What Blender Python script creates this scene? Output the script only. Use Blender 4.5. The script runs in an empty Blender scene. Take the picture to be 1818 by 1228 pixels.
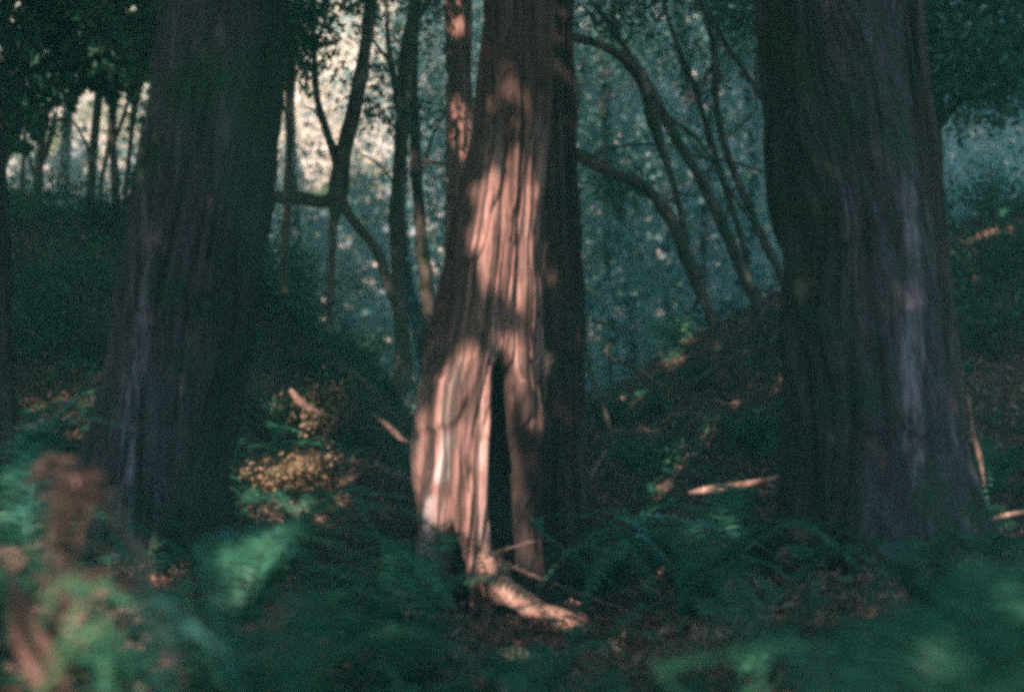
import bpy, math
import numpy as np
from mathutils import Vector, Matrix

scene = bpy.context.scene
COL = scene.collection
rng = np.random.default_rng(11)

# ------------------------------------------------------------------ camera, light, exposure
F = 2525.0                       # focal length in pixels of the 1818 px wide photograph
CX, CY, CZ = 909.0, 614.0, 1.6
cam_d = bpy.data.cameras.new('camera')
cam_d.lens = 50.0; cam_d.sensor_width = 36.0; cam_d.clip_end = 400; cam_d.clip_start = 0.05
cam_d.dof.use_dof = True
cam_d.dof.focus_distance = 9.5
cam_d.dof.aperture_fstop = 1.12
cam = bpy.data.objects.new('camera', cam_d); COL.objects.link(cam)
cam.location = (0, 0, CZ); cam.rotation_euler = (math.radians(90), 0, 0)
scene.camera = cam

SUN_EL = math.radians(42); SUN_AZ = math.radians(211.5)      # azimuth from +Y, clockwise: behind the viewpoint, to its left
S = np.array([math.sin(SUN_AZ)*math.cos(SUN_EL), math.cos(SUN_AZ)*math.cos(SUN_EL), math.sin(SUN_EL)])
world = bpy.data.worlds.new('World'); scene.world = world; world.use_nodes = True
wn = world.node_tree; wn.nodes.clear()
sky = wn.nodes.new('ShaderNodeTexSky'); sky.sky_type = 'NISHITA'; sky.sun_disc = False
sky.sun_elevation = SUN_EL; sky.sun_rotation = SUN_AZ
bg = wn.nodes.new('ShaderNodeBackground'); bg.inputs['Strength'].default_value = 0.072
wo = wn.nodes.new('ShaderNodeOutputWorld')
wn.links.new(sky.outputs[0], bg.inputs[0]); wn.links.new(bg.outputs[0], wo.inputs[0])
sun_d = bpy.data.lights.new('sun', 'SUN'); sun_d.energy = 5.0; sun_d.angle = math.radians(0.5)
sun_d.color = (1.0, 0.80, 0.70)
sun = bpy.data.objects.new('sun', sun_d); COL.objects.link(sun)
sun.rotation_euler = Vector(S).to_track_quat('Z', 'Y').to_euler(); sun.location = (0, 0, 30)
vs = scene.view_settings
vs.view_transform = 'Standard'; vs.look = 'None'; vs.gamma = 1; vs.use_curve_mapping = False
vs.exposure = 1.95
cy = scene.cycles
cy.use_denoising = False
cy.max_bounces = 6; cy.diffuse_bounces = 3; cy.glossy_bounces = 1; cy.transmission_bounces = 3
cy.volume_bounces = 0; cy.transparent_max_bounces = 4
cy.sample_clamp_indirect = 3.0
cy.pixel_filter_type = 'BLACKMAN_HARRIS'; cy.filter_width = 4.2
cy.caustics_reflective = False; cy.caustics_refractive = False

# ------------------------------------------------------------------ helpers
def W(px, py, Y):
    return np.array([(px-CX)/F*Y, Y, CZ-(py-CY)/F*Y])

def tag(o, label=None, cat=None, group=None, kind=None):
    if label: o['label'] = label
    if cat: o['category'] = cat
    if group: o['group'] = group
    if kind: o['kind'] = kind
    return o

def empty(name, loc, label, cat, group=None):
    o = bpy.data.objects.new(name, None); COL.objects.link(o)
    o.location = tuple(loc); o.empty_display_size = 0.2
    return tag(o, label, cat, group)

def mesh_obj(name, V, Fc, mat, parent=None, smooth=True, uv=None):
    """V (n,3) array in world coordinates, Fc (m,k) array or list."""
    me = bpy.data.meshes.new(name)
    V = np.asarray(V, dtype=np.float64)
    if parent is not None:
        V = V - np.array(parent.location)
    if isinstance(Fc, np.ndarray):
        n, k = Fc.shape
        me.vertices.add(len(V)); me.vertices.foreach_set('co', V.astype(np.float32).ravel())
        me.loops.add(n*k); me.loops.foreach_set('vertex_index', Fc.astype(np.int32).ravel())
        me.polygons.add(n)
        me.polygons.foreach_set('loop_start', np.arange(0, n*k, k, dtype=np.int32))
        me.polygons.foreach_set('loop_total', np.full(n, k, dtype=np.int32))
        me.update(calc_edges=True)
    else:
        me.from_pydata([tuple(v) for v in V], [], Fc); me.update()
    me.polygons.foreach_set('use_smooth', np.full(len(me.polygons), smooth))
    if uv is not None:
        at = me.attributes.new('bark_uv', 'FLOAT_VECTOR', 'POINT')
        at.data.foreach_set('vector', np.asarray(uv, dtype=np.float32).ravel())
    me.materials.append(mat)
    o = bpy.data.objects.new(name, me); COL.objects.link(o)
    if parent is not None: o.parent = parent
    return o

def hash2(ix, iy, seed):
    h = (ix.astype(np.int64)*374761393 + iy.astype(np.int64)*668265263 + seed*1442695041) & 0xffffffff
    h = ((h ^ (h >> 13))*1274126177) & 0xffffffff
    return ((h ^ (h >> 16)) & 0xffff)/65535.0

def vnoise(x, y, seed=0, perx=None):
    ix = np.floor(x).astype(np.int64); iy = np.floor(y).astype(np.int64)
    fx = x-ix; fy = y-iy; fx = fx*fx*(3-2*fx); fy = fy*fy*(3-2*fy)
    ix1 = ix+1
    if perx: ix = ix % perx; ix1 = ix1 % perx
    a = hash2(ix, iy, seed); b = hash2(ix1, iy, seed); c = hash2(ix, iy+1, seed); d = hash2(ix1, iy+1, seed)
    return (a*(1-fx)+b*fx)*(1-fy) + (c*(1-fx)+d*fx)*fy

def fbm(x, y, seed=0, oct=3):
    s = 0; a = 1; t = 0
    for i in range(oct):
        s = s + a*vnoise(x*2**i, y*2**i, seed+i*7); t += a; a *= .5
    return s/t

def sstep(a, b, x):
    t = np.clip((x-a)/(b-a), 0, 1); return t*t*(3-2*t)

def catmull(P, n):
    P = np.asarray(P, float)
    if len(P) < 3:
        t = np.linspace(0, 1, n)[:, None]; return P[0]*(1-t)+P[-1]*t
    Q = np.vstack([2*P[0]-P[1], P, 2*P[-1]-P[-2]])
    out = []
    m = len(P)-1
    for t in np.linspace(0, m-1e-6, n):
        i = int(t); u = t-i
        p0, p1, p2, p3 = Q[i], Q[i+1], Q[i+2], Q[i+3]
        out.append(.5*((2*p1)+(-p0+p2)*u+(2*p0-5*p1+4*p2-p3)*u*u+(-p0+3*p1-3*p2+p3)*u**3))
    return np.array(out)

def tube(P, n=24, seg=12, rough=.12, seed=1, cap=True):
    """P rows x,y,z,r -> verts, faces (bent tapering limb with an uneven surface)"""
    C = catmull(P, n); X = C[:, :3]; R = np.maximum(C[:, 3], .0015)
    T = np.gradient(X, axis=0); T /= np.linalg.norm(T, axis=1)[:, None]+1e-9
    ref = np.array([0.13, 1, 0.21]); 
    U = np.cross(T, ref); U /= np.linalg.norm(U, axis=1)[:, None]+1e-9
    Vv = np.cross(T, U)
    th = np.linspace(0, 2*np.pi, seg, endpoint=False)
    L = np.cumsum(np.r_[0, np.linalg.norm(np.diff(X, axis=0), axis=1)])
    nn = vnoise(np.tile(th/(2*np.pi)*6, (n, 1)), np.tile((L*7)[:, None], (1, seg)), seed, 6)-.5
    lump = (vnoise(L*3, L*0+.5, seed+3)-.5)
    rr = R[:, None]*(1+rough*2*nn+rough*lump[:, None])
    Vt = X[:, None, :] + rr[..., None]*(np.cos(th)[None, :, None]*U[:, None, :] + np.sin(th)[None, :, None]*Vv[:, None, :])
    Vt = Vt.reshape(-1, 3)
    i, j = np.meshgrid(np.arange(n-1), np.arange(seg), indexing='ij'); j2 = (j+1) % seg
    Fc = np.stack([i*seg+j, i*seg+j2, (i+1)*seg+j2, (i+1)*seg+j], -1).reshape(-1, 4)
    if cap:
        a, b = len(Vt), len(Vt)+1
        Vt = np.vstack([Vt, X[0], X[-1]])
        jj = np.arange(seg); k2 = (jj+1) % seg
        c1 = np.stack([jj, k2, np.full(seg, a), np.full(seg, a)], -1)
        c2 = np.stack([(n-1)*seg+k2, (n-1)*seg+jj, np.full(seg, b), np.full(seg, b)], -1)
        # triangles written as quads are not valid: use small fans through a mid vertex instead
        return Vt, Fc, np.vstack([c1[:, :3], c2[:, :3]])
    return Vt, Fc, np.zeros((0, 3), int)

class Bag:
    def __init__(self): self.V = []; self.F = []; self.n = 0
    def add(self, V, Fq, Ft=None):
        Fq = np.asarray(Fq)+self.n
        # quads -> triangles to keep one face size
        if Fq.shape[1] == 4:
            self.F.append(Fq[:, [0, 1, 2]]); self.F.append(Fq[:, [0, 2, 3]])
        else: self.F.append(Fq)
        if Ft is not None and len(Ft): self.F.append(np.asarray(Ft)+self.n)
        self.V.append(np.asarray(V)); self.n += len(V)
    def tube(self, P, **k):
        self.add(*tube(P, **k)); return self
    def build(self, name, mat, parent=None, smooth=True):
        return mesh_obj(name, np.vstack(self.V), np.vstack(self.F), mat, parent, smooth)

def px_path(rows, Y):
    """rows of (px, py, width px[, dY]) -> rows x,y,z,r at distance Y"""
    out = []
    for r in rows:
        d = Y+(r[3] if len(r) > 3 else 0)
        p = W(r[0], r[1], d); out.append([p[0], p[1], p[2], r[2]/2/F*d])
    return out

# ------------------------------------------------------------------ terrain
YK = np.array([-30, -2, 1.5, 2.5, 4, 6, 8, 10, 14, 16.5, 19, 24, 28, 60, 80.])
ZK = np.array([1.2, .7, .62, .62, .48, .25, .10, -.08, .03, .10, -.7, -2.2, -2.2, 19., 21.])
SLK = np.array([.1, .15, .34, .36, .30, .26, .26, .50, 1.42, 1.5, 1.1, .3, .12, .02, .0])
SRK = np.array([.1, .10, .06, .08, .14, .22, .26, .50, .92, .95, .85, .45, .15, .05, .0])
XK = np.array([0, 0, .0, .0, .1, .15, .2, .2, -.3, -.3, -.2, 0, 0, 0, 0.])
def H(x, y):
    x = np.asarray(x, float); y = np.asarray(y, float)
    zc = np.interp(y, YK, ZK); xc = np.interp(y, YK, XK)
    sl = np.interp(y, YK, SLK); sr = np.interp(y, YK, SRK)
    dx = x-xc
    L = np.maximum(-dx-.35, 0); R = np.maximum(dx-.25, 0)
    L = 2.4*(1-np.exp(-L/2.4)); R = 4.5*(1-np.exp(-R/4.5))
    z = zc + sl*L + sr*R
    amp = .10+.9*sstep(24, 45, y)
    z = z + (fbm(x*1.1+50, y*1.1+50, 5)-.5)*amp*1.7 + (fbm(x*4.1+9, y*4.1+7, 9, 2)-.5)*.10
    z = z + .35*np.exp(-(((x+.9)/.55)**2+((y-10.4)/.8)**2))      # litter mound left of the split redwood
    return z
def ground_hit(px, py, y0=2.0, y1=90.):
    ys = np.arange(y0, y1, .04)
    P = np.stack([(px-CX)/F*ys, ys, CZ-(py-CY)/F*ys], 1)
    k = np.nonzero(P[:, 2] < H(P[:, 0], P[:, 1]))[0]
    return P[k[0]] if len(k) else P[-1]

# ------------------------------------------------------------------ materials
def nt(name):
    m = bpy.data.materials.new(name); m.use_nodes = True
    m.node_tree.nodes.clear(); return m, m.node_tree
def N(t, typ, **kw):
    n = t.nodes.new(typ)
    for k, v in kw.items():
        if k in n.inputs: n.inputs[k].default_value = v
        else: setattr(n, k, v)
    return n
def ramp(t, fac, stops):
    r = N(t, 'ShaderNodeValToRGB'); e = r.color_ramp.elements
    while len(e) < len(stops): e.new(.5)
    for el, (p, c) in zip(e, stops): el.position = p; el.color = (*c, 1)
    t.links.new(fac, r.inputs[0]); return r.outputs[0]

def bark_mat(name, dark, mid, pale, zst=.06, scale=11., bump=.9, moss=None, mossamt=0, stain=None, pale2=None):  # stain: tint for the shade painted on the trunk
    m, t = nt(name)
    tc = N(t, 'ShaderNodeTexCoord'); mp = N(t, 'ShaderNodeMapping'); mp.inputs['Scale'].default_value = (1, 1, zst)
    t.links.new(tc.outputs['Object'], mp.inputs[0])
    n1 = N(t, 'ShaderNodeTexNoise', Scale=scale, Detail=6.0, Roughness=.65)
    n2 = N(t, 'ShaderNodeTexNoise', Scale=scale*6, Detail=4.0, Roughness=.6)
    for n in (n1, n2): t.links.new(mp.outputs[0], n.inputs[0])
    c = ramp(t, n1.outputs[0], [(.38, dark), (.48, mid), (.56, mid), (.68, pale)])
    mx = N(t, 'ShaderNodeMix', data_type='RGBA', blend_type='MULTIPLY'); mx.inputs[0].default_value = .6
    t.links.new(c, mx.inputs[6])
    t.links.new(ramp(t, n2.outputs[0], [(.38, (.30, .27, .27)), (.56, (1, 1, 1))]), mx.inputs[7])
    col = mx.outputs[2]
    if moss:
        n3 = N(t, 'ShaderNodeTexNoise', Scale=2.3, Detail=5.0); t.links.new(tc.outputs['Object'], n3.inputs[0])
        m2 = N(t, 'ShaderNodeMix', data_type='RGBA'); f = ramp(t, n3.outputs[0], [(.62-mossamt, (0, 0, 0)), (.78-mossamt, (1, 1, 1))])
        t.links.new(f, m2.inputs[0]); t.links.new(col, m2.inputs[6]); m2.inputs[7].default_value = (*moss, 1); col = m2.outputs[2]
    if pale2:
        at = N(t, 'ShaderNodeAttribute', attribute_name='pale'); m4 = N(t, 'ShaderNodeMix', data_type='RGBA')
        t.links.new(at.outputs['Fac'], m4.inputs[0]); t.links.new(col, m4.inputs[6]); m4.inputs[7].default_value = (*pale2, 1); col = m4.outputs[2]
    if stain:  # blends in the shade painted on the trunk by point attribute
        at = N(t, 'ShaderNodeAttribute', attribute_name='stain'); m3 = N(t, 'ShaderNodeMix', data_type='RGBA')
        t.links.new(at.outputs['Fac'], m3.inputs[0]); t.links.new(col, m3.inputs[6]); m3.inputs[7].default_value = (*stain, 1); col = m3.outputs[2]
    p = N(t, 'ShaderNodeBsdfPrincipled', Roughness=.92); p.inputs['Specular IOR Level'].default_value = .15
    t.links.new(col, p.inputs['Base Color'])
    b = N(t, 'ShaderNodeBump', Strength=bump, Distance=.012); t.links.new(n2.outputs[0], b.inputs['Height'])
    t.links.new(b.outputs[0], p.inputs['Normal'])
    o = N(t, 'ShaderNodeOutputMaterial'); t.links.new(p.outputs[0], o.inputs[0]); return m

def leaf_mat(name, c1, c2, c3=None, transl=.35, rough=.55, big=1.2):
    m, t = nt(name)
    g = N(t, 'ShaderNodeNewGeometry'); tc = N(t, 'ShaderNodeTexCoord')
    n = N(t, 'ShaderNodeTexNoise', Scale=big, Detail=3.0); t.links.new(tc.outputs['Object'], n.inputs[0])
    ad = N(t, 'ShaderNodeMath', operation='MULTIPLY_ADD'); ad.inputs[1].default_value = .45
    t.links.new(g.outputs['Random Per Island'], ad.inputs[0])
    sb = N(t, 'ShaderNodeMath', operation='MULTIPLY'); sb.inputs[1].default_value = .55; t.links.new(n.outputs[0], sb.inputs[0])
    t.links.new(sb.outputs[0], ad.inputs[2])
    c = ramp(t, ad.outputs[0], [(.2, c1), (.6, c2), (.85, c3 or c2)])
    p = N(t, 'ShaderNodeBsdfPrincipled', Roughness=rough); p.inputs['Specular IOR Level'].default_value = .3
    tr = N(t, 'ShaderNodeBsdfTranslucent'); ms = N(t, 'ShaderNodeMixShader'); ms.inputs[0].default_value = transl
    t.links.new(c, p.inputs['Base Color']); t.links.new(c, tr.inputs[0])
    t.links.new(p.outputs[0], ms.inputs[1]); t.links.new(tr.outputs[0], ms.inputs[2])
    o = N(t, 'ShaderNodeOutputMaterial'); t.links.new(ms.outputs[0], o.inputs[0]); return m

M_RED = bark_mat('redwood_bark', (.11, .06, .05), (.34, .185, .155), (.52, .35, .31), stain=(.022, .018, .016), pale2=(.46, .40, .38))  # stain: dark tint for the painted shade and the bark streaks
M_GREY = bark_mat('shaded_redwood_bark', (.035, .03, .03), (.060, .050, .060), (.19, .155, .20), scale=8., moss=(.02, .045, .024), mossamt=.10, stain=(.022, .032, .020))  # stain: dark tint for the shade painted on the flanks
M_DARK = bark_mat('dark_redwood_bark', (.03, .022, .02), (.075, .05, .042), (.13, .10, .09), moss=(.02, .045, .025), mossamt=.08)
M_WOOD = bark_mat('weathered_wood', (.16, .15, .16), (.30, .28, .28), (.44, .42, .41))
M_LIMB = bark_mat('bay_bark', (.04, .035, .03), (.11, .085, .07), (.30, .25, .20), zst=.5, scale=14, moss=(.03, .07, .03), mossamt=.12)
M_SLAB = bark_mat('fallen_bark', (.07, .035, .028), (.24, .125, .10), (.36, .23, .19), zst=.6, scale=16)
M_ROOT = bark_mat('bare_root', (.12, .07, .05), (.36, .21, .165), (.50, .34, .28), zst=.6, scale=16)
M_STICK = bark_mat('dead_wood', (.12, .07, .055), (.32, .19, .15), (.48, .34, .28), zst=.6, scale=16)
M_LEAF = leaf_mat('bay_leaf', (.018, .065, .040), (.035, .12, .065), (.08, .18, .08))
M_FAR = leaf_mat('far_leaf', (.14, .32, .30), (.32, .46, .48), (.58, .52, .70), big=.28)  # pale teal and lavender put distance haze into the leaf colour
M_PALE = leaf_mat('sun_pale_leaf', (.20, .28, .20), (.84, .70, .54), (.95, .80, .74), transl=.4, big=.5)  # sun glare on the far foliage, put into a pale leaf colour
M_CAN = leaf_mat('canopy_leaf', (.02, .09, .05), (.035, .14, .07), transl=.5)
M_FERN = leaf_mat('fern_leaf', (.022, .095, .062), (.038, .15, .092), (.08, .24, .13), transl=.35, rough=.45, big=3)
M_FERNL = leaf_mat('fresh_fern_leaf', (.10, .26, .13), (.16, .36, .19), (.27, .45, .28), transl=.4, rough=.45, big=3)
M_FERND = leaf_mat('shaded_fern_leaf', (.010, .045, .028), (.018, .075, .045), (.04, .13, .07), transl=.3, rough=.5, big=3)  # darker fern green, foreground shade put into the leaf colour
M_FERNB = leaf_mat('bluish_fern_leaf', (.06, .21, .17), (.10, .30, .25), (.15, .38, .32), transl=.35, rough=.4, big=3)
M_BROWN = leaf_mat('dead_fern_leaf', (.12, .075, .06), (.25, .155, .13), (.36, .24, .21), transl=.3, big=3)
M_LITTER = leaf_mat('litter_leaf', (.10, .06, .05), (.27, .15, .11), (.46, .31, .25), transl=.1, big=2)

def ground_mat():
    m, t = nt('forest_floor')
    tc = N(t, 'ShaderNodeTexCoord')
    n1 = N(t, 'ShaderNodeTexNoise', Scale=1.4, Detail=8.0, Roughness=.7); n2 = N(t, 'ShaderNodeTexNoise', Scale=28., Detail=5.0, Roughness=.7)
    for n in (n1, n2): t.links.new(tc.outputs['Object'], n.inputs[0])
    c = ramp(t, n1.outputs[0], [(.32, (.025, .030, .018)), (.5, (.085, .055, .038)), (.66, (.16, .095, .065))])
    mx = N(t, 'ShaderNodeMix', data_type='RGBA', blend_type='MULTIPLY'); mx.inputs[0].default_value = .7
    t.links.new(c, mx.inputs[6]); t.links.new(ramp(t, n2.outputs[0], [(.35, (.35, .35, .35)), (.65, (1.1, 1, .95))]), mx.inputs[7])
    p = N(t, 'ShaderNodeBsdfPrincipled', Roughness=.95); t.links.new(mx.outputs[2], p.inputs['Base Color'])
    b = N(t, 'ShaderNodeBump', Strength=.8, Distance=.05); t.links.new(n2.outputs[0], b.inputs['Height']); t.links.new(b.outputs[0], p.inputs['Normal'])
    o = N(t, 'ShaderNodeOutputMaterial'); t.links.new(p.outputs[0], o.inputs[0]); return m
M_GROUND = ground_mat()
M_HILL = bark_mat('sun_pale_hill', (.10, .13, .07), (.60, .53, .48), (.86, .74, .70), zst=1., scale=.35, bump=.2)  # brightness of the sunlit slope is put into this pale colour

# ------------------------------------------------------------------ ground and far hill (one sheet split at the valley floor)
def sheet(name, xs, ys, mat):
    X, Y = np.meshgrid(xs, ys); Z = H(X, Y); n, m_ = X.shape
    i, j = np.meshgrid(np.arange(n-1), np.arange(m_-1), indexing='ij')
    Fc = np.stack([i*m_+j, i*m_+j+1, (i+1)*m_+j+1, (i+1)*m_+j], -1).reshape(-1, 4)
    return tag(mesh_obj(name, np.stack([X, Y, Z], -1).reshape(-1, 3), Fc, mat), kind='structure')
xs = np.unique(np.r_[np.arange(-70, -9, 2.), np.arange(-9, 9, .09), np.arange(9, 71, 2.)])
sheet('ground', xs, np.unique(np.r_[np.arange(-28, 1, 1.), np.arange(1, 20, .09), np.arange(20, 28.01, .4)]), M_GROUND)
sheet('hillside', np.arange(-70, 70.1, 1.), np.arange(28, 79, 1.), M_HILL)

# ------------------------------------------------------------------ where the sun gets through (px, py, distance or 'g', radius px)
SPOTS = [
 # split redwood, lower patch
 (836, 632, 7.6, 16), (800, 668, 7.6, 22), (842, 690, 7.6, 34), (805, 725, 7.6, 38), (850, 760, 7.6, 30), (775, 772, 7.6, 30),
 (815, 800, 7.6, 40), (852, 825, 7.6, 24), (775, 850, 7.6, 30), (835, 872, 7.6, 18), (865, 860, 7.6, 14), (812, 900, 7.6, 14), (760, 890, 7.7, 12),
 # upper patch
 (930, 330, 7.7, 16), (905, 362, 7.6, 26), (868, 368, 7.6, 16), (935, 385, 7.7, 20), (915, 420, 7.6, 26), (875, 430, 7.6, 14), (900, 475, 7.6, 22),
 (945, 440, 7.7, 10), (935, 520, 7.7, 24), (948, 560, 7.8, 16), (932, 620, 7.7, 22), (940, 660, 7.7, 20), (935, 690, 7.7, 12), (958, 745, 7.9, 11), (962, 775, 7.9, 8),
 (890, 520, 7.6, 10),
 (790, 700, 7.65, 16), (768, 735, 7.7, 16), (756, 775, 7.75, 16), (752, 815, 7.8, 16), (752, 860, 7.8, 14), (800, 840, 7.6, 26), (790, 880, 7.65, 18), (835, 920, 7.6, 16), (800, 930, 7.65, 12),
 (850, 350, 7.7, 14), (845, 400, 7.7, 16), (850, 445, 7.7, 12), (880, 400, 7.6, 18), (870, 480, 7.6, 14), (925, 480, 7.65, 16), (905, 330, 7.65, 14), (865, 660, 7.6, 12), (868, 720, 7.6, 12), (870, 800, 7.6, 10),
 # foot and root
 (1000, 1100, 7.2, 24), (845, 985, 7.5, 16),
 (845, 955, 7.5, 14), (858, 1000, 7.5, 20), (885, 1050, 7.4, 20), (915, 1072, 7.3, 20), (940, 1085, 7.2, 18), (985, 1095, 7.2, 22), (1012, 1105, 7.2, 20),
 (905, 1165, 'g', 22), (935, 985, 7.3, 22), (1090, 1140, 'g', 14), (690, 1120, 'g', 15),
 # reddish trunk behind
 (808, 15, 12.7, 18), (810, 48, 12.7, 16), (817, 205, 12.7, 17), (820, 225, 12.7, 14), (820, 262, 12.7, 15), (806, 250, 12.7, 8), (733, 285, 12, 8), (760, 287, 12, 10),
 (757, 480, 12.3, 10), (759, 515, 12.3, 13), (762, 545, 12.3, 12), (752, 440, 12.3, 8), (750, 400, 12.3, 7), (1010, 45, 9, 10),
 # bay limbs at the right
 (1157, 180, 12, 12), (1163, 205, 12, 12), (1185, 214, 12, 10), (1212, 385, 12, 8), (1216, 370, 12, 7), (1318, 470, 12.5, 13), (1325, 492, 12.5, 13), (1248, 520, 12, 7),
 (1070, 115, 12, 10), (1310, 8, 11, 22), (1325, 16, 11, 14),
 # litter and banks
 (527, 700, 'g', 16), (540, 715, 'g', 12), (676, 636, 'g', 20), (700, 650, 'g', 12), (722, 660, 'g', 8), (730, 695, 'g', 16), (700, 765, 'g', 14), (688, 755, 'g', 10), (693, 818, 'g', 10),
 (560, 800, 'g', 32), (530, 830, 'g', 24), (590, 810, 'g', 18), (470, 880, 'g', 30), (500, 905, 'g', 34), (540, 900, 'g', 22), (450, 800, 'g', 14), (600, 890, 'g', 14), (430, 885, 'g', 12), (510, 760, 'g', 12),
 (472, 512, 7.6, 8), (583, 545, 'g', 8),
 (1197, 638, 'g', 17), (1225, 605, 'g', 10), (1125, 715, 'g', 10), (1105, 708, 'g', 8), (1225, 775, 'g', 10), (1258, 725, 'g', 12), (1243, 765, 'g', 10), (1175, 800, 'g', 12),
 (1150, 855, 'g', 26), (1175, 840, 'g', 14), (1095, 860, 'g', 14), (1060, 825, 10, 16), (1050, 870, 'g', 10),
 (1240, 872, 8.8, 12), (1275, 868, 8.8, 20), (1310, 862, 8.8, 16), (1345, 856, 8.8, 10),
 (1715, 432, 'g', 9), (1740, 420, 'g', 10), (1765, 412, 'g', 11), (1798, 408, 'g', 9), (1692, 452, 'g', 7), (1735, 800, 7.6, 12), (1790, 915, 7.6, 16),
 # near ferns and dead fronds at the left
 (60, 925, 2.9, 30), (20, 960, 2.9, 30), (100, 900, 2.9, 22), (70, 1020, 2.8, 25), (200, 1140, 2.7, 35), (230, 1200, 2.7, 35), (160, 1085, 2.7, 25), (1140, 700, 'g', 10), (1210, 660, 'g', 14), (1300, 690, 'g', 10), (1190, 780, 'g', 12),
 (40, 1090, 2.3, 60), (80, 1160, 2.3, 60), (30, 1010, 2.4, 30), (180, 1110, 2.2, 60), (210, 1190, 2.1, 60), (50, 915, 2.6, 60), (95, 960, 2.6, 45), (130, 1050, 2.3, 45),
 (230, 1228, 2.1, 60), (340, 1110, 2.4, 35), (1812, 1075, 4.5, 12), (1812, 1195, 4.5, 8), (1375, 1215, 3.0, 12), (270, 1010, 3.6, 40), (130, 870, 4, 30), (20, 830, 4, 30),
 (440, 1000, 3.0, 20), (1330, 1165, 2.6, 30), (480, 960, 3.4, 20),
]
HT = []; HR = []
for px, py, d, r in SPOTS:
    p = ground_hit(px, py) if d == 'g' else W(px, py, d)
    HT.append(p); HR.append(r*(1.55 if d == 'g' else 1)/F*p[1]+.012)
HT = np.array(HT); HR = np.array(HR)
def trunk_between(p):
    # spots whose ray to the sun runs through one of the two broad trunks could not be lit: no gap in the leaves for those
    for (bx, by, rad) in ((-1.75, 7.6, .42), (1.85, 7.6, .5), (-.15, 8., .36)):
        d = np.array([bx, by])-p[:2]; s2 = S[:2]/np.linalg.norm(S[:2]); a = d@s2
        if a > .5 and abs(d[0]*s2[1]-d[1]*s2[0]) < rad and p[2]+a*S[2]/math.hypot(S[0], S[1]) < 12: return True
    return False
kk = np.array([not trunk_between(p) for p in HT]); HT, HR = HT[kk], HR[kk]
def sun_blocked_spots(P, pad=0.):
    """True where foliage at P would stand between the sun and one of the lit spots"""
    out = np.zeros(len(P), bool)
    for T, r in zip(HT, HR):
        D = P-T; a = D@S
        d2 = (D*D).sum(1)-a*a
        out |= (d2 < (r+pad)**2) & (a > .25)
    return out
# thin places in the canopy: (px, py, distance or 'g', radius px, share of leaves missing)
THIN = [(810, 780, 7.6, 70, .6), (785, 850, 7.6, 50, .6), (900, 420, 7.6, 60, .35), (860, 520, 7.6, 40, .2), (850, 1000, 7.5, 45, .6),
 (548, 770, 'g', 60, .92), (500, 880, 'g', 80, .9), (690, 700, 'g', 60, .4), (1180, 830, 'g', 70, .4), (1200, 640, 'g', 50, .4), (1260, 740, 'g', 50, .4), (1740, 425, 'g', 80, .6),
 (100, 1030, 2.8, 210, .85), (430, 1010, 3.1, 150, .8), (60, 960, 2.9, 140, .8), (190, 1130, 2.6, 130, .85), (60, 1130, 2.7, 100, .35), (330, 1100, 2.5, 110, .4), (480, 980, 3.2, 110, .65), (170, 930, 3.3, 130, .5), (130, 740, 5., 130, .75), (40, 830, 4., 60, .3),
 (1250, 960, 6.9, 130, .6), (560, 970, 4.4, 70, .5), (350, 450, 7.3, 120, .10), (1530, 220, 7.3, 110, .12), (1560, 870, 7.3, 60, .25), (1200, 900, 8, 150, .3), (1230, 760, 12, 170, .5), (1330, 640, 13, 110, .5), (1150, 820, 12, 80, .5)]
TT = [(ground_hit(a, b) if d == 'g' else W(a, b, d), q) for a, b, d, q, f in THIN]
rt = np.random.default_rng(123)
def thin(P):
    keep = np.ones(len(P), bool)
    for (T, q), th in zip(TT, THIN):
        D = P-T; a = D@S; rad = q/F*T[1]
        d2 = (D*D).sum(1)-a*a
        keep &= ~((d2 < rad*rad) & (a > 1.5) & (rt.uniform(size=len(P)) < th[4]*np.clip(2.2*(1-np.sqrt(np.maximum(d2, 0))/rad), 0, 1)))
    return P[keep]
def in_view(P, m=.3):
    x, y, z = P.T
    return (y > 0) & (np.abs(x) < y*CX/F+m) & (np.abs(z-CZ) < y*CY/F+m)

# ------------------------------------------------------------------ leaves
def leaves(P, size, r=None, aspect=.5, nrm=None, droop=0.):
    r = r or rng; n = len(P)
    a = r.normal(size=(n, 3)); 
    if droop: a[:, 2] -= droop
    a /= np.linalg.norm(a, axis=1)[:, None]
    b = r.normal(size=(n, 3)); b -= (b*a).sum(1)[:, None]*a; b /= np.linalg.norm(b, axis=1)[:, None]
    s = (np.asarray(size)*r.uniform(.6, 1.35, n))[:, None]
    c = np.cross(a, b)
    v0 = P-a*s*.5; v1 = P+b*s*aspect*.5+c*s*.06; v2 = P+a*s*.5; v3 = P-b*s*aspect*.5+c*s*.06
    V = np.stack([v0, v1, v2, v3], 1).reshape(-1, 3)
    k = np.arange(n)*4
    return V, np.stack([k, k+1, k+2, k+3], 1)
def leaf_obj(name, P, size, mat, parent=None, carve=True, **k):
    if carve: P = P[~sun_blocked_spots(P, float(np.mean(size))*(.18 if np.mean(size) < .3 else .42))]
    V, Fc = leaves(P, size, **k)
    return mesh_obj(name, V, Fc, mat, parent, smooth=False)

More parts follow.
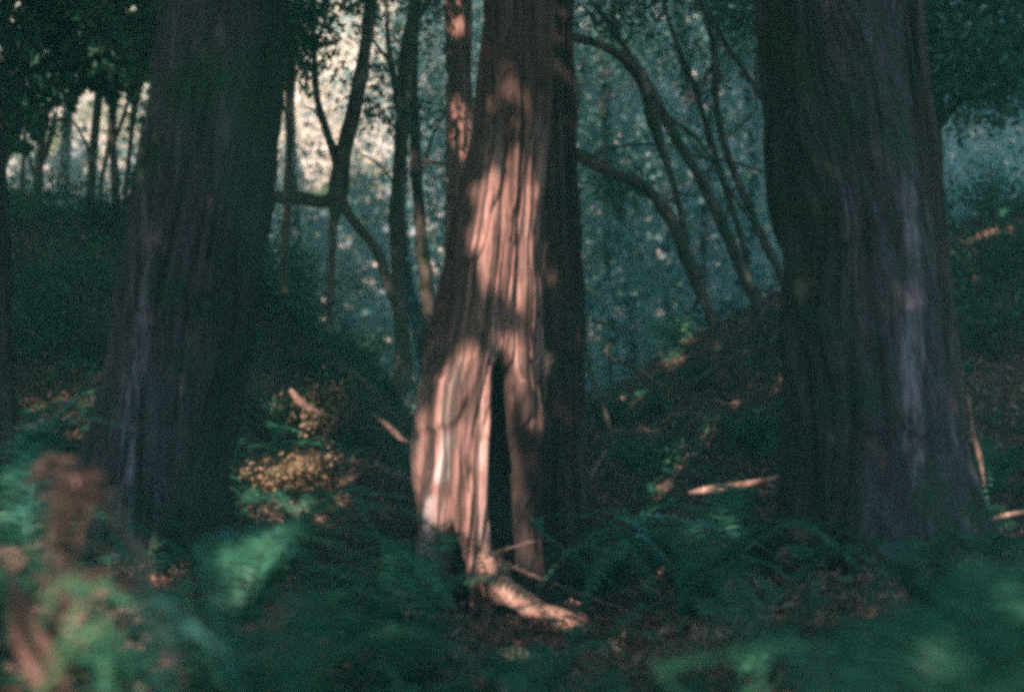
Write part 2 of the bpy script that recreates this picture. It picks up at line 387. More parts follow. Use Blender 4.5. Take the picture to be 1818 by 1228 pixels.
# ------------------------------------------------------------------ large furrowed trunks
def big_trunk(rows, Y, seed, mat, parent, top=17., nth=320, dz=.024, amp=1., hollow=None, stain=None, pale=None, name='trunk', z0=None):  # stain: mask of the shade painted into the bark
    rows = np.array(rows, float)
    pz = CZ-(rows[:, 0]-CY)/F*Y; cx = ((rows[:, 1]+rows[:, 2])/2-CX)/F*Y; rad = (rows[:, 2]-rows[:, 1])/2/F*Y
    o = np.argsort(pz); pz, cx, rad = pz[o], cx[o], rad[o]
    zt = pz[-1]; lean = (cx[-1]-cx[-3])/(pz[-1]-pz[-3])*.6; tap = rad[-1]
    base = H(cx[0], Y) if z0 is None else z0
    z = np.r_[np.arange(base-.5, min(zt+.35, 5.5), dz), np.arange(min(zt+.35, 5.5), top, .25)]
    cxx = np.where(z <= zt, np.interp(z, pz, cx), cx[-1]+lean*(z-zt))
    rr = np.where(z <= zt, np.interp(z, pz, rad), tap*np.clip(1-(z-zt)/(top-zt)*.75, .05, 1))
    k = 9
    cxx = np.convolve(np.pad(cxx, k, 'edge'), np.ones(2*k+1)/(2*k+1), 'valid'); rr = np.convolve(np.pad(rr, k, 'edge'), np.ones(2*k+1)/(2*k+1), 'valid')
    rr = rr*(1+.28*np.exp(-np.maximum(z-base, 0)/.22))
    th = np.linspace(0, 2*np.pi, nth, endpoint=False)
    TH, ZZ = np.meshgrid(th, z)
    u = TH/(2*np.pi)
    warp = (vnoise(u*5, ZZ*.55, seed+1, 5)-.5)*.16+(vnoise(u*11, ZZ*1.7, seed+2, 11)-.5)*.05+ZZ*.012
    uu = u+warp
    flute = vnoise(uu*7, ZZ*.22, seed+3, 7)-.5
    low = np.exp(-np.maximum(ZZ-base, 0)/1.3)
    r1 = vnoise(uu*22, ZZ*.7, seed+4, 22); g1 = -np.clip(1-np.abs(r1-.5)*5, 0, 1)**1.5
    r2 = vnoise(uu*52, ZZ*1.6, seed+5, 52); g2 = -np.clip(1-np.abs(r2-.5)*4, 0, 1)
    r3 = vnoise(uu*96, ZZ*2.6, seed+6, 96)-.5; r5 = vnoise(uu*170, ZZ*9, seed+9, 170)-.5
    Rn = rr[:, None]*(1+flute*(.16+.25*low)) + amp*(.045*g1 + .026*g2 + .020*r3 + .012*r5)*np.clip(rr[:, None]/.35, .5, 1.2)
    r4 = vnoise(uu*30, ZZ*3.1, seed+8, 30); Rn += amp*.02*(r4 > .62)
    # direction: theta=0 faces the camera
    sx = np.sin(TH); sy = -np.cos(TH)
    if hollow is not None:
        PX = CX+(cxx[:, None]+sx*rr[:, None])*F/Y; PY = CY-(ZZ-CZ)*F/Y
        front = sstep(-.05, .35, np.cos(TH))
        Rn = Rn*(1-hollow(PX, PY)*front)
    X = cxx[:, None]+sx*Rn; Yy = Y+sy*Rn
    n, m_ = X.shape
    V = np.stack([X, Yy, ZZ], -1).reshape(-1, 3)
    i, j = np.meshgrid(np.arange(n-1), np.arange(m_), indexing='ij'); j2 = (j+1) % m_
    Fc = np.stack([i*m_+j, i*m_+j2, (i+1)*m_+j2, (i+1)*m_+j], -1).reshape(-1, 4)
    ob = mesh_obj(name, V, Fc, mat, parent)
    if pale is not None:
        PX = CX+(cxx[:, None]+sx*rr[:, None])*F/Y; PY = CY-(ZZ-CZ)*F/Y
        a = ob.data.attributes.new('pale', 'FLOAT', 'POINT'); a.data.foreach_set('value', np.clip(pale(PX, PY, sx, TH, ZZ), 0, 1).astype(np.float32).ravel())
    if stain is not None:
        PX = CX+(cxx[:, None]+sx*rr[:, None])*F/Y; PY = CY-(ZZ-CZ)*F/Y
        a = ob.data.attributes.new('stain', 'FLOAT', 'POINT'); a.data.foreach_set('value', np.clip(stain(PX, PY, sx, TH, ZZ), 0, 1).astype(np.float32).ravel())  # 'stain' carries the painted trunk shade and streaks
    return ob, (cxx[-1], Y, z[-1])

def crown(parent, x, y, z0, z1, rad, n, size=.16, mat=None, seed=0):
    r = np.random.default_rng(seed)
    k = max(20, n//90)
    zc = r.uniform(z0, z1, k); f = 1-(zc-z0)/(z1-z0)*.75
    a = r.uniform(0, 2*np.pi, k); q = np.sqrt(r.uniform(.02, 1, k))*rad*f
    C = np.stack([x+np.cos(a)*q, y+np.sin(a)*q, zc-.15*q], 1)
    P = C[r.integers(0, k, n)]+r.normal(size=(n, 3))*np.array([.55, .55, .14])
    P = P[~in_view(P, .1)]
    return leaf_obj('crown', P, size, mat or M_CAN, parent, r=r, aspect=.42)

def redwood(rows, Y, seed, mat, label, crown_n=5000, crown_z=(7.5, 17), rad=2.6, **k):
    r = np.array(rows, float); b = r[np.argmax(r[:, 0])]
    cx = ((b[1]+b[2])/2-CX)/F*Y
    e = empty('redwood_tree', (cx, Y, float(H(cx, Y))), label, 'tree')
    tr, top = big_trunk(rows, Y, seed, mat, e, top=crown_z[1]-.3, **k)
    if crown_n: crown(e, top[0], top[1], crown_z[0], crown_z[1], rad, crown_n, seed=seed)
    return e

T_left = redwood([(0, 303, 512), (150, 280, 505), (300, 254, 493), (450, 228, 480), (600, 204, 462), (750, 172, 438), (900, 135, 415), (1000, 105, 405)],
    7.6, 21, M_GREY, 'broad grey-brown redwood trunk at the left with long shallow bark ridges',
    stain=lambda PX, PY, sx, TH, ZZ: sstep(.25, .62, sx+.5*(vnoise(TH*2, ZZ*1.3, 7)-.5)+.25*(vnoise(TH*9, ZZ*2, 8)-.5))*.75)  # dark right flank: shade put into the bark colour
def split_hollow(PX, PY):
    # hollow between the sunlit leg and the right edge strip, and a gap between the foot and the thin pale root
    lb = np.interp(PY, [590, 650, 800, 900, 1000, 1080], [912, 878, 874, 872, 890, 905]); rb = np.interp(PY, [590, 620, 700, 760, 800, 1080], [905, 908, 932, 942, 952, 985])
    a = sstep(-6, 16, PX-lb)*sstep(-6, 22, rb-PX)*sstep(585, 680, PY)*.6
    l2 = np.interp(PY, [900, 960, 1080], [800, 784, 782]); r2 = np.interp(PY, [900, 960, 1080], [800, 812, 838])
    b = sstep(-4, 8, PX-l2)*sstep(-4, 8, r2-PX)*sstep(900, 960, PY)*.5
    c = np.exp(-(((PX-838)/14)**2+((PY-850)/28)**2))*.10 + np.exp(-(((PX-905)/12)**2+((PY-375)/22)**2))*.07 + np.exp(-(((PX-950)/10)**2+((PY-470)/30)**2))*.12
    c = c + np.exp(-(((PX-900)/35)**2+((PY-570)/40)**2))*.06
    return np.maximum(a, b)+c
def mid_shade_tint(PX, PY, sx, TH, ZZ):
    nz = vnoise(TH*14, ZZ*1.6, 3); hollow_shade = sstep(.08, .36, split_hollow(PX, PY)-.15*(nz-.3))  # darkness inside the hollow, painted over the carved shape
    hollow_shade = np.maximum(hollow_shade, .9*sstep(610, 700, PY)*sstep(868, 888, PX+14*(nz-.5))*sstep(20, -6, PX-np.interp(PY, [600, 640, 760, 800], [895, 905, 945, 1100])+22*(nz-.5)))
    upper_shade = sstep(330, 215, PY+170*(vnoise(TH*12, ZZ*.5, 71)-.5))*.72        # shade on the upper trunk, put into the bark colour
    left = sstep(-.30, -.75, sx+.5*(vnoise(TH*10, ZZ*.8, 72)-.5))*sstep(660, 560, PY)*.75  # shade along the left edge, painted into the bark
    band = np.exp(-((PY-590+.5*(PX-860))/34.)**2)*.55*sstep(905, 860, PX)  # painted dark break between the upper and lower sun patches
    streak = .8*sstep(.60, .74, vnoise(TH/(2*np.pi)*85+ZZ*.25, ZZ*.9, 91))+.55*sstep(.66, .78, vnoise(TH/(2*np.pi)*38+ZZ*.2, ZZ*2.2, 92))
    return np.maximum.reduce([hollow_shade, upper_shade, left, band, np.minimum(streak, .85)])
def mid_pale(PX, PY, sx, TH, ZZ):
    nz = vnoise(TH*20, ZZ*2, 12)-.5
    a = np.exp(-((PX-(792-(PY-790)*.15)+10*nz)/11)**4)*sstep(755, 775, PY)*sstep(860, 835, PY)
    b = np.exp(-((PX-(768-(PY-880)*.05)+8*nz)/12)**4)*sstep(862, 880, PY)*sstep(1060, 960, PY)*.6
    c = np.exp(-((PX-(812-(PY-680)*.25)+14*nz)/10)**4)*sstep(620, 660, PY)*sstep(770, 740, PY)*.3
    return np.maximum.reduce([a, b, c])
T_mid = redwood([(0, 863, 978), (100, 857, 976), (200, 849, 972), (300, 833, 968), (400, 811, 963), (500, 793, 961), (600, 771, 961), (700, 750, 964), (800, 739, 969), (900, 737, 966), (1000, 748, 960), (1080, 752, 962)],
    8.0, 33, M_RED, 'leaning reddish redwood in the middle with sunlit bark and a dark hollow at its foot', hollow=split_hollow, stain=mid_shade_tint, pale=mid_pale, nth=420, dz=.02, rad=2.4)
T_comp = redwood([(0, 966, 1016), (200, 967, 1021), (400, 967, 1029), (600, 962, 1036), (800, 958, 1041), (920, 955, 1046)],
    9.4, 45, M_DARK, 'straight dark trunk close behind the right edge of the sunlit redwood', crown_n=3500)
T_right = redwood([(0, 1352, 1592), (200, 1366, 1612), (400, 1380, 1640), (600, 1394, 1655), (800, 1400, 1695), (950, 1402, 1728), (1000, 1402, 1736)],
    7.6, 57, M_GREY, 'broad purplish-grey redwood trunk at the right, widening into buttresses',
    stain=lambda PX, PY, sx, TH, ZZ: sstep(-.25, -.55, sx+.4*(vnoise(TH*2, ZZ*1.1, 17)-.5)+.25*(vnoise(TH*9, ZZ*2, 18)-.5))*.75)  # left flank painted dark to stand in for its shaded side
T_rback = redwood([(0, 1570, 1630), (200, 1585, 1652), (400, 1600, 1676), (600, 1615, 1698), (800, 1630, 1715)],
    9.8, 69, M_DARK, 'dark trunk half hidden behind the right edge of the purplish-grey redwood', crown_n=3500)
T_red = redwood([(0, 792, 838), (200, 796, 837), (400, 794, 837), (600, 785, 838), (740, 772, 842)],
    13., 73, M_RED, 'slim reddish trunk with bright sun spots, left of and behind the sunlit redwood', crown_n=3500, nth=120, dz=.04)
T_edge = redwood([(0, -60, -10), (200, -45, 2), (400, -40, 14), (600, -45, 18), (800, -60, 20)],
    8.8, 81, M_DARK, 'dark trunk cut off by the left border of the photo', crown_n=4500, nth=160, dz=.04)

# roots and pale strip of the split redwood
Bag().tube(px_path([(868, 985, 46, -.25), (884, 1036, 50, -.42), (918, 1066, 40, -.55), (958, 1090, 46, -.58), (990, 1094, 34, -.6), (1020, 1112, 44, -.62), (1052, 1140, 30, -.6), (1090, 1190, 16, -.5)], 8.0), n=90, seg=36, rough=.42, seed=4).build('root', M_ROOT, T_mid)
Bag().tube(px_path([(757, 900, 8, -.17), (761, 950, 20, -.22), (768, 1010, 20, -.28), (773, 1060, 20, -.3), (762, 1110, 16, -.3)], 8.0), n=50, seg=20, rough=.2, seed=5).build('root', M_WOOD, T_mid)

# ------------------------------------------------------------------ slim trees (bay and tanoak) built limb by limb
def limb_tree(name, Y, trunk, limbs, label, foliage=None, mat=M_LIMB, group=None, fmat=M_LEAF, lsize=.07):
    tp = px_path(trunk, Y); b = tp[0]
    e = empty(name, b[:3], label, 'tree', group)
    Bag().tube(tp, n=max(20, 8*len(trunk)), seg=14, rough=.16, seed=int(trunk[0][0])).build('trunk', mat, e)
    for L in limbs:
        Bag().tube(px_path(L, Y), n=max(16, 7*len(L)), seg=9, rough=.2, seed=int(L[0][0])+3).build('branch', mat, e)
    if foliage:
        r = np.random.default_rng(int(trunk[0][0]))
        P = []
        for px, py, rx, ry, n, dy in foliage:
            k = max(3, n//60)
            cc = np.stack([r.normal(px, rx*.6, k), r.normal(py, ry*.6, k), r.normal(Y+dy, .6, k)], 1)
            q = cc[r.integers(0, k, n)] + r.normal(size=(n, 3))*np.array([26, 20, .25])*np.array([12/Y, 12/Y, 1])
            d = q[:, 2]; P.append(np.stack([(q[:, 0]-CX)/F*d, d, CZ-(q[:, 1]-CY)/F*d], 1))
        leaf_obj('crown', np.vstack(P), lsize, fmat, e, r=r, aspect=.38, droop=.5)
    return e

limb_tree('bay_tree', 11.0, [(584, 590, 13), (588, 480, 12), (592, 400, 15), (600, 340, 34), (606, 290, 30), (622, 220, 26), (640, 140, 25), (652, 60, 24), (662, -20, 24), (690, -300, 18)],
  [[(605, 345, 30), (570, 358, 26), (530, 352, 24), (492, 350, 22), (450, 335, 18)], [(600, 300, 16), (583, 240, 15), (563, 170, 12), (556, 60, 10), (548, -40, 9)],
   [(604, 300, 10), (612, 230, 9), (622, 180, 8), (640, 125, 5)], [(604, 350, 18), (630, 395, 17), (665, 440, 18), (690, 500, 20), (708, 560, 20), (714, 620, 22)],
   [(600, 265, 5), (560, 200, 4), (540, 190, 2)], [(655, 60, 6), (700, 130, 5), (712, 200, 3)]],
  'forked dark bay tree whose thick side limb reaches the left redwood', [(600, -60, 90, 60, 900, .3), (620, 30, 45, 50, 260, .2), (650, 200, 40, 60, 120, .2)])
limb_tree('bay_tree', 12.0, [(714, 690, 34), (714, 600, 28), (706, 500, 24), (703, 400, 24), (708, 300, 25), (716, 200, 26), (722, 100, 27), (738, 0, 26), (760, -250, 22)],
  [[(712, 230, 12), (700, 150, 11), (690, 80, 10), (684, -20, 9)], [(715, 250, 5), (680, 200, 4), (650, 170, 3)], [(704, 330, 5), (670, 290, 4), (635, 270, 2)],
   [(722, 90, 8), (740, 40, 7), (765, 0, 6), (780, -40, 5)], [(700, 300, 4), (660, 320, 3), (630, 300, 2)]],
  'straight slender bay trunk left of the reddish trunk with the sun spots', [(735, -40, 70, 60, 900, .2), (748, 150, 14, 90, 260, .4), (690, 120, 25, 110, 420, .3)])
limb_tree('bay_tree', 13.9, [(768, 620, 34), (762, 560, 28), (756, 500, 25), (748, 420, 22), (742, 350, 21), (738, 280, 20), (737, 200, 16), (736, 120, 13), (745, -60, 10)],
  [[(728, 292, 8), (745, 286, 10), (770, 288, 8), (800, 294, 5)], [(742, 340, 6), (765, 250, 5), (790, 200, 4)]],
  'mossy bay trunk with a sunlit edge next to the foot of the sunlit redwood', None)
limb_tree('tanoak_tree', 9.5, [(506, 520, 16), (507, 420, 15), (512, 300, 13), (515, 200, 12), (520, 100, 14), (530, -60, 12)],
  [[(514, 220, 5), (495, 170, 4), (480, 150, 3)], [(517, 150, 6), (545, 90, 5), (565, 40, 3)]],
  'thin dark stem hugging the right side of the left redwood', [(535, 30, 14, 50, 1300, 0), (520, 110, 9, 30, 420, 0), (530, -90, 60, 40, 500, 0)])

# leaning bay limbs at the right
limb_tree('bay_tree', 12.0, [(1275, 620, 18), (1262, 565, 20), (1242, 510, 24), (1216, 450, 24), (1196, 400, 22), (1172, 362, 22), (1140, 330, 24), (1085, 305, 24), (1045, 285, 26), (1010, 270, 24)],
  [[(1225, 470, 12), (1214, 400, 12), (1200, 340, 12), (1184, 290, 13), (1168, 240, 20), (1160, 210, 26), (1150, 165, 26), (1125, 120, 22), (1085, 88, 18), (1040, 72, 16), (1000, 60, 12)],
   [(1040, 280, 6), (1090, 262, 6), (1150, 256, 5), (1185, 258, 3)], [(1175, 365, 7), (1210, 345, 5), (1240, 350, 3)], [(1120, 120, 7), (1098, 60, 6), (1085, -20, 5)],
   [(1242, 508, 7), (1235, 540, 5), (1215, 560, 3)]],
  'arching bay tree whose mossy limb bows out from behind the dark straight trunk', [(1090, 20, 60, 30, 700, .2), (1090, 330, 45, 18, 260, .3)])
limb_tree('bay_tree', 12.6, [(1350, 560, 18), (1330, 510, 22), (1308, 455, 22), (1282, 400, 21), (1250, 330, 20), (1220, 280, 19), (1190, 225, 18), (1165, 175, 15), (1120, 100, 12), (1070, 30, 10), (1020, -40, 8)],
  [[(1215, 275, 6), (1290, 285, 6), (1340, 300, 5), (1378, 312, 4)], [(1180, 205, 8), (1240, 250, 7), (1290, 330, 7), (1330, 385, 6)], [(1300, 440, 6), (1290, 380, 5), (1305, 330, 3)]],
  'leaning bay trunk with a bright sun patch near its foot, by the right redwood', [(1200, -10, 70, 30, 500, .3), (1260, 130, 50, 60, 350, 1.)])
limb_tree('bay_tree', 13.2, [(1400, 520, 17), (1378, 470, 16), (1350, 415, 15), (1318, 340, 14), (1290, 270, 13), (1272, 190, 13), (1270, 120, 12), (1262, 60, 11), (1242, 0, 10), (1215, -60, 9)],
  [[(1268, 110, 6), (1240, 150, 5), (1215, 130, 4), (1195, 70, 3)], [(1245, 10, 6), (1295, 25, 7), (1330, 50, 8), (1360, 75, 6)], [(1285, 250, 5), (1320, 220, 4), (1345, 190, 3)]],
  'slender leaning bay trunk just left of the right redwood', [(1290, 10, 50, 22, 500, -.5), (1320, 30, 30, 25, 300, -.5)])
limb_tree('bay_tree', 12.8, [(1420, 310, 9), (1385, 232, 10), (1350, 170, 10), (1322, 125, 9), (1290, 80, 8), (1260, 20, 7)],
  [[(1345, 165, 5), (1340, 110, 4), (1350, 70, 3)]], 'thin crooked stem crossing behind the left edge of the right redwood', None)
limb_tree('bay_tree', 13.5, [(1330, 470, 11), (1300, 370, 11), (1262, 250, 11), (1235, 160, 10), (1210, 100, 9), (1185, 30, 8), (1170, -40, 7)],
  [[(1240, 170, 4), (1275, 150, 3), (1300, 120, 2)]], 'thin straight leaning stem between the arching limb and the leaning trunks', None)
limb_tree('sapling', 10.5, [(1088, 790, 8), (1078, 745, 9), (1062, 700, 8), (1048, 655, 7), (1038, 600, 6), (1046, 540, 3)],
  [[(1050, 660, 4), (1015, 655, 4), (980, 662, 2)]], 'small bare sapling beside the foot of the dark straight trunk', [(1010, 655, 24, 6, 160, 0)], lsize=.04)
limb_tree('sapling', 13., [(1150, 690, 6), (1125, 655, 7), (1092, 640, 7), (1078, 622, 6), (1088, 605, 6), (1104, 590, 5), (1085, 578, 5), (1050, 568, 4)],
  [[(1078, 622, 3), (1060, 640, 2), (1050, 655, 2)]], 'contorted bare twig standing against the blue-green haze', None)

# far-left group of trunks against the bright hill
for k, (Y, tk, lb, lab, br, fol) in enumerate([
  (15., [(158, 420, 17), (162, 330, 16), (168, 240, 16), (176, 160, 17), (182, 90, 16), (190, -60, 18)], 0, 'bluish slender trunk in the far left group, in front of the brightest gap', [[(165, 300, 8), (150, 250, 6), (130, 215, 4)]], None),
  (14., [(205, 440, 18), (205, 330, 15), (200, 250, 14), (203, 150, 14), (212, 40, 18), (216, -60, 16)], 0, 'dark trunk second from the left redwood in the far left group', [[(203, 250, 8), (222, 200, 7), (238, 130, 5)]], [(225, 110, 30, 50, 900, .2)]),
  (14.5, [(228, 420, 11), (224, 340, 10), (232, 250, 9), (240, 170, 12), (246, 60, 10)], 0, 'thin dark trunk nearest the left redwood in the far left group', [[(228, 330, 6), (245, 290, 5), (252, 230, 4)]], [(252, 150, 12, 60, 350, 0)]),
  (15.5, [(62, 400, 17), (68, 320, 15), (72, 260, 13), (80, 200, 14), (85, 100, 10)], 0, 'forked dark trunk leftmost in the far left group', [[(70, 300, 12), (88, 250, 10), (100, 200, 8)], [(66, 330, 8), (45, 260, 6)]], [(90, 225, 30, 18, 500, 0)]),
  (17., [(176, 410, 9), (180, 330, 9), (192, 260, 8), (196, 200, 6)], 0, 'thinnest stem in the far left group, between its two dark trunks', [], None),
  (18., [(42, 390, 9), (40, 320, 9), (44, 250, 7), (50, 180, 5)], 0, 'thin stem beside the left border in the far left group', [], None)]):
    limb_tree('tanoak_tree', Y, tk, br, lab, fol, group='trunks in front of the bright hill at the left')

# overhanging tanoak at the upper left: dark mass of leaves with a curved lower edge
e = empty('tanoak_tree', tuple(W(-160, 700, 10.5)), 'leafy tanoak whose dark boughs hang over the upper left corner', 'tree')
Bag().tube(px_path([(-160, 800, 60), (-150, 500, 54), (-120, 250, 46), (-90, 50, 36), (-60, -200, 28)], 10.5), n=50, seg=20).build('trunk', M_LIMB, e)
for L in ([(-120, 260, 26), (-40, 150, 20), (60, 90, 16), (160, 60, 12), (260, 60, 7)], [(-100, 100, 22), (20, 0, 16), (150, -40, 12), (300, -20, 6)], [(-140, 330, 18), (-60, 250, 12), (10, 200, 8), (70, 180, 5)],
          [(60, 90, 8), (120, 130, 6), (170, 150, 3)]):
    Bag().tube(px_path(L, 10.5), n=30, seg=10).build('branch', M_LIMB, e)
r = np.random.default_rng(5)
n = 52000
q = np.stack([r.uniform(-120, 330, n), r.uniform(-160, 300, n)], 1)
edge = np.interp(q[:, 0], [-120, 0, 20, 70, 110, 150, 190, 230, 270, 330], [360, 300, 262, 222, 190, 165, 170, 190, 150, 60])
edge = edge + (vnoise(q[:, 0]/22, q[:, 1]/22, 3)-.5)*70
dens = vnoise(q[:, 0]/16, q[:, 1]/16, 8)
keep = (q[:, 1] < edge) & (r.uniform(size=n) < sstep(.12, .4, dens)*.9+.12)
q = q[keep]; d = r.uniform(9.3, 12.2, len(q))
leaf_obj('crown', np.stack([(q[:, 0]-CX)/F*d, d, CZ-(q[:, 1]-CY)/F*d], 1), .085, M_LEAF, e, r=r, aspect=.4, droop=.4)

# ------------------------------------------------------------------ far woodland on the hill, leafy banks, saplings of shade at the right
def view_x(r, Y): return r.uniform(-1, 1, len(Y))*(Y*.40+2)
r = np.random.default_rng(77)
n = 190000
Y = r.uniform(24, 62, n); X = view_x(r, Y); g = H(X, Y)
cl = vnoise(X*.45+30, Y*.45, 17); hgt = r.uniform(0, 1, n)**1.4*(1.+6.5*sstep(.35, .75, cl))
px = CX+X/Y*F
sunny = sstep(760, 640, px)
hz_ = CZ+(614-315+110*(vnoise(px/40., px*0, 63)-.5))/F*Y
keep = r.uniform(size=n) < (sstep(.25, .55, cl)+.10)*(1-(.55+.43*sstep(.38, .55, vnoise(X*1.1, Y*.4+g*1.2, 64)))*sunny*sstep(hz_-1.5, hz_+1.5, g+hgt))
P = np.stack([X, Y, g+hgt], 1)[keep]
P = P[np.abs(P[:, 2]-CZ) < P[:, 1]*.27]
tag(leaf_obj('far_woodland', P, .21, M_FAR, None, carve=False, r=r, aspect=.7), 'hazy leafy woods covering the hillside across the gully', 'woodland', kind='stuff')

n = 62000
Y = r.uniform(27, 62, n); px = r.uniform(-60, 790, n); X = (px-CX)/F*Y; g = H(X, Y)
cl = vnoise(X*.9+3, Y*.9, 27); hgt = r.uniform(0, 1, n)**1.2*(.6+4.*sstep(.3, .8, cl))
P = np.stack([X, Y, g+hgt], 1); P = P[(r.uniform(size=n) < .25+.75*sstep(.35, .6, cl)) & (P[:, 2] > CZ+(614-350+70*(vnoise(X*.5, Y*.3, 61)-.5))/F*Y)]
tag(leaf_obj('sun_pale_brush', P, .15, M_PALE, None, carve=False, r=r, aspect=.6), 'pale sunlit brush on the bright hill at the left', 'brush', kind='stuff')

# far trunks on the hill, faint
r = np.random.default_rng(8)
for k, (px, Y, h, w, lab) in enumerate([(545, 30, 9, .30, 'pale far trunk in the bright gap right of the left redwood'), (765, 27, 9, .26, 'far trunk in the gap between the slender bay trunks and the reddish trunk'),
    (850, 33, 9, .3, 'far trunk in the narrow gap left of the sunlit redwood'), (1120, 31, 10, .28, 'hazy far trunk behind the arching bay limb'), (1235, 36, 11, .34, 'hazy far trunk behind the leaning bay trunks'),
    (1300, 28, 10, .22, 'slim hazy far trunk beside the right redwood'), (118, 34, 9, .3, 'pale far trunk seen through the far left group')]):
    x = (px-CX)/F*Y; z = float(H(x, Y))
    e = empty('far_tree', (x, Y, z), lab, 'tree', 'hazy trunks on the far hillside')
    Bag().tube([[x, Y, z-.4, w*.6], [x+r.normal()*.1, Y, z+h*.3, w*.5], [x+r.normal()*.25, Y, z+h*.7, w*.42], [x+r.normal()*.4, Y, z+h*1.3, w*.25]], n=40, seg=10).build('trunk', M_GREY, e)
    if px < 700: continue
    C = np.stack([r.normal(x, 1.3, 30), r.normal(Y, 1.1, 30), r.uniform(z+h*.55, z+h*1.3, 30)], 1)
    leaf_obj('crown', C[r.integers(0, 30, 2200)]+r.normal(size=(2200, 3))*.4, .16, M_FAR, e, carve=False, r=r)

# leafy trees in the gully, between the near limbs and the far hill
def leafy_tree(px, Y, h, w, n, label, mat, size=.11, seed=1, z0=.35, tw=.14):
    x = (px-CX)/F*Y; z = float(H(x, Y)); r = np.random.default_rng(seed)
    e = empty('leafy_tree', (x, Y, z), label, 'tree', 'leafy trees down in the gully')
    Bag().tube([[x, Y, z-.4, tw], [x+r.normal()*.2, Y, z+h*.4, tw*.7], [x+r.normal()*.4, Y, z+h*.95, tw*.25]], n=30, seg=9).build('trunk', M_LIMB, e)
    tips = []
    for k in range(14):
        hh = z+h*r.uniform(z0*.8, .95); a = r.uniform(0, 6.28); q = w*r.uniform(.4, 1)
        t = np.array([x+math.cos(a)*q, Y+math.sin(a)*q*.7, hh+r.uniform(.1, .9)]); b = Bag().tube([[x, Y, hh-.3, .035], [(x+t[0])/2, (Y+t[1])/2, hh+.2, .02], [*t, .006]], n=8, seg=5); tips += [t, (t+np.array([x, Y, hh]))/2]; b.build('branch', M_LIMB, e)
    T = np.array(tips)
    leaf_obj('crown', T[r.integers(0, len(T), n)]+r.normal(size=(n, 3))*np.array([.42, .4, .22]), size, mat, e, r=r, aspect=.5)
M_TEAL = leaf_mat('gully_leaf', (.08, .22, .18), (.14, .34, .27), (.24, .42, .34), transl=.4, big=.8)  # leaf green paled so that its colour carries some of the haze
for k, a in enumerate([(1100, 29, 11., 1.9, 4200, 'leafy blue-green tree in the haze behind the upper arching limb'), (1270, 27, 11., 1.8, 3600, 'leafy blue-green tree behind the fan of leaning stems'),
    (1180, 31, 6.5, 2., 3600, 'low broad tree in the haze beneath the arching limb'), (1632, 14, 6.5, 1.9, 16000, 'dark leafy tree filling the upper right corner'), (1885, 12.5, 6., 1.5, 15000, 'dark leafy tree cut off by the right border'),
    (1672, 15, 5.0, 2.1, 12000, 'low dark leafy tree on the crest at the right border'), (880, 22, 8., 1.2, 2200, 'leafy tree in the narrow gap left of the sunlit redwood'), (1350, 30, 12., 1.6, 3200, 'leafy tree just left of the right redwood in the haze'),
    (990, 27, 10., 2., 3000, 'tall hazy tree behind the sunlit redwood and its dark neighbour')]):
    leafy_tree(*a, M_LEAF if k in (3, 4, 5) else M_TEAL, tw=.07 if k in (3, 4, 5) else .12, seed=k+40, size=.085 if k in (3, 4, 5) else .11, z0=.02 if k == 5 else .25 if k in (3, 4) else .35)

# low leafy shrubs on the banks, each a thing
def shrub(px, py, w, h, n, label, mat=M_LEAF, size=.05, name='shrub', dY=0., group=None):
    p = ground_hit(px, py); p[1] += dY; p[2] = float(H(p[0], p[1]))
    e = empty(name, p, label, 'shrub', group); r = np.random.default_rng(int(px+py))
    b = Bag()
    tips = []
    for k in range(9):
        a = r.uniform(0, 6.28); q = r.uniform(.3, 1)*w; t = p+np.array([math.cos(a)*q, math.sin(a)*q, h*r.uniform(.5, 1)])
        m = (p+t)/2+np.array([0, 0, h*.15]); b.tube([[*p-np.array([0, 0, .05]), .010], [*m, .007], [*t, .003]], n=8, seg=5); tips.append(t); tips.append(m)
    b.build('stem', M_LIMB, e)
    T = np.array(tips)
    leaf_obj('foliage', T[r.integers(0, len(T), n)]+r.normal(size=(n, 3))*np.array([w, w, h])*.2, size, mat, e, r=r, aspect=.5, carve=False)
M_MIX = leaf_mat('autumn_leaf', (.26, .12, .08), (.20, .17, .09), (.38, .22, .15), transl=.3, big=4)
shrub(470, 560, .55, .8, 1500, 'dark bush on the shoulder of the left bank behind the left redwood')
shrub(560, 600, .5, .55, 1400, 'low dark bush on the crest of the left bank')
shrub(665, 622, .28, .25, 500, 'small bush with yellow-green tips on the left bank near the bay trunks', M_FERNL)
shrub(620, 700, .45, .3, 1000, 'low dark bush midway down the left bank')
shrub(548, 790, .38, .42, 1600, 'sunlit brown and green bush on the litter mound left of the middle redwood', M_MIX, .05)
shrub(490, 885, .35, .22, 1300, 'low sunlit reddish-brown bush at the lower left of the litter mound', M_MIX, .05)
shrub(1165, 850, .3, .3, 800, 'low bush on the litter-covered right bank beside the dark trunk', M_LEAF)
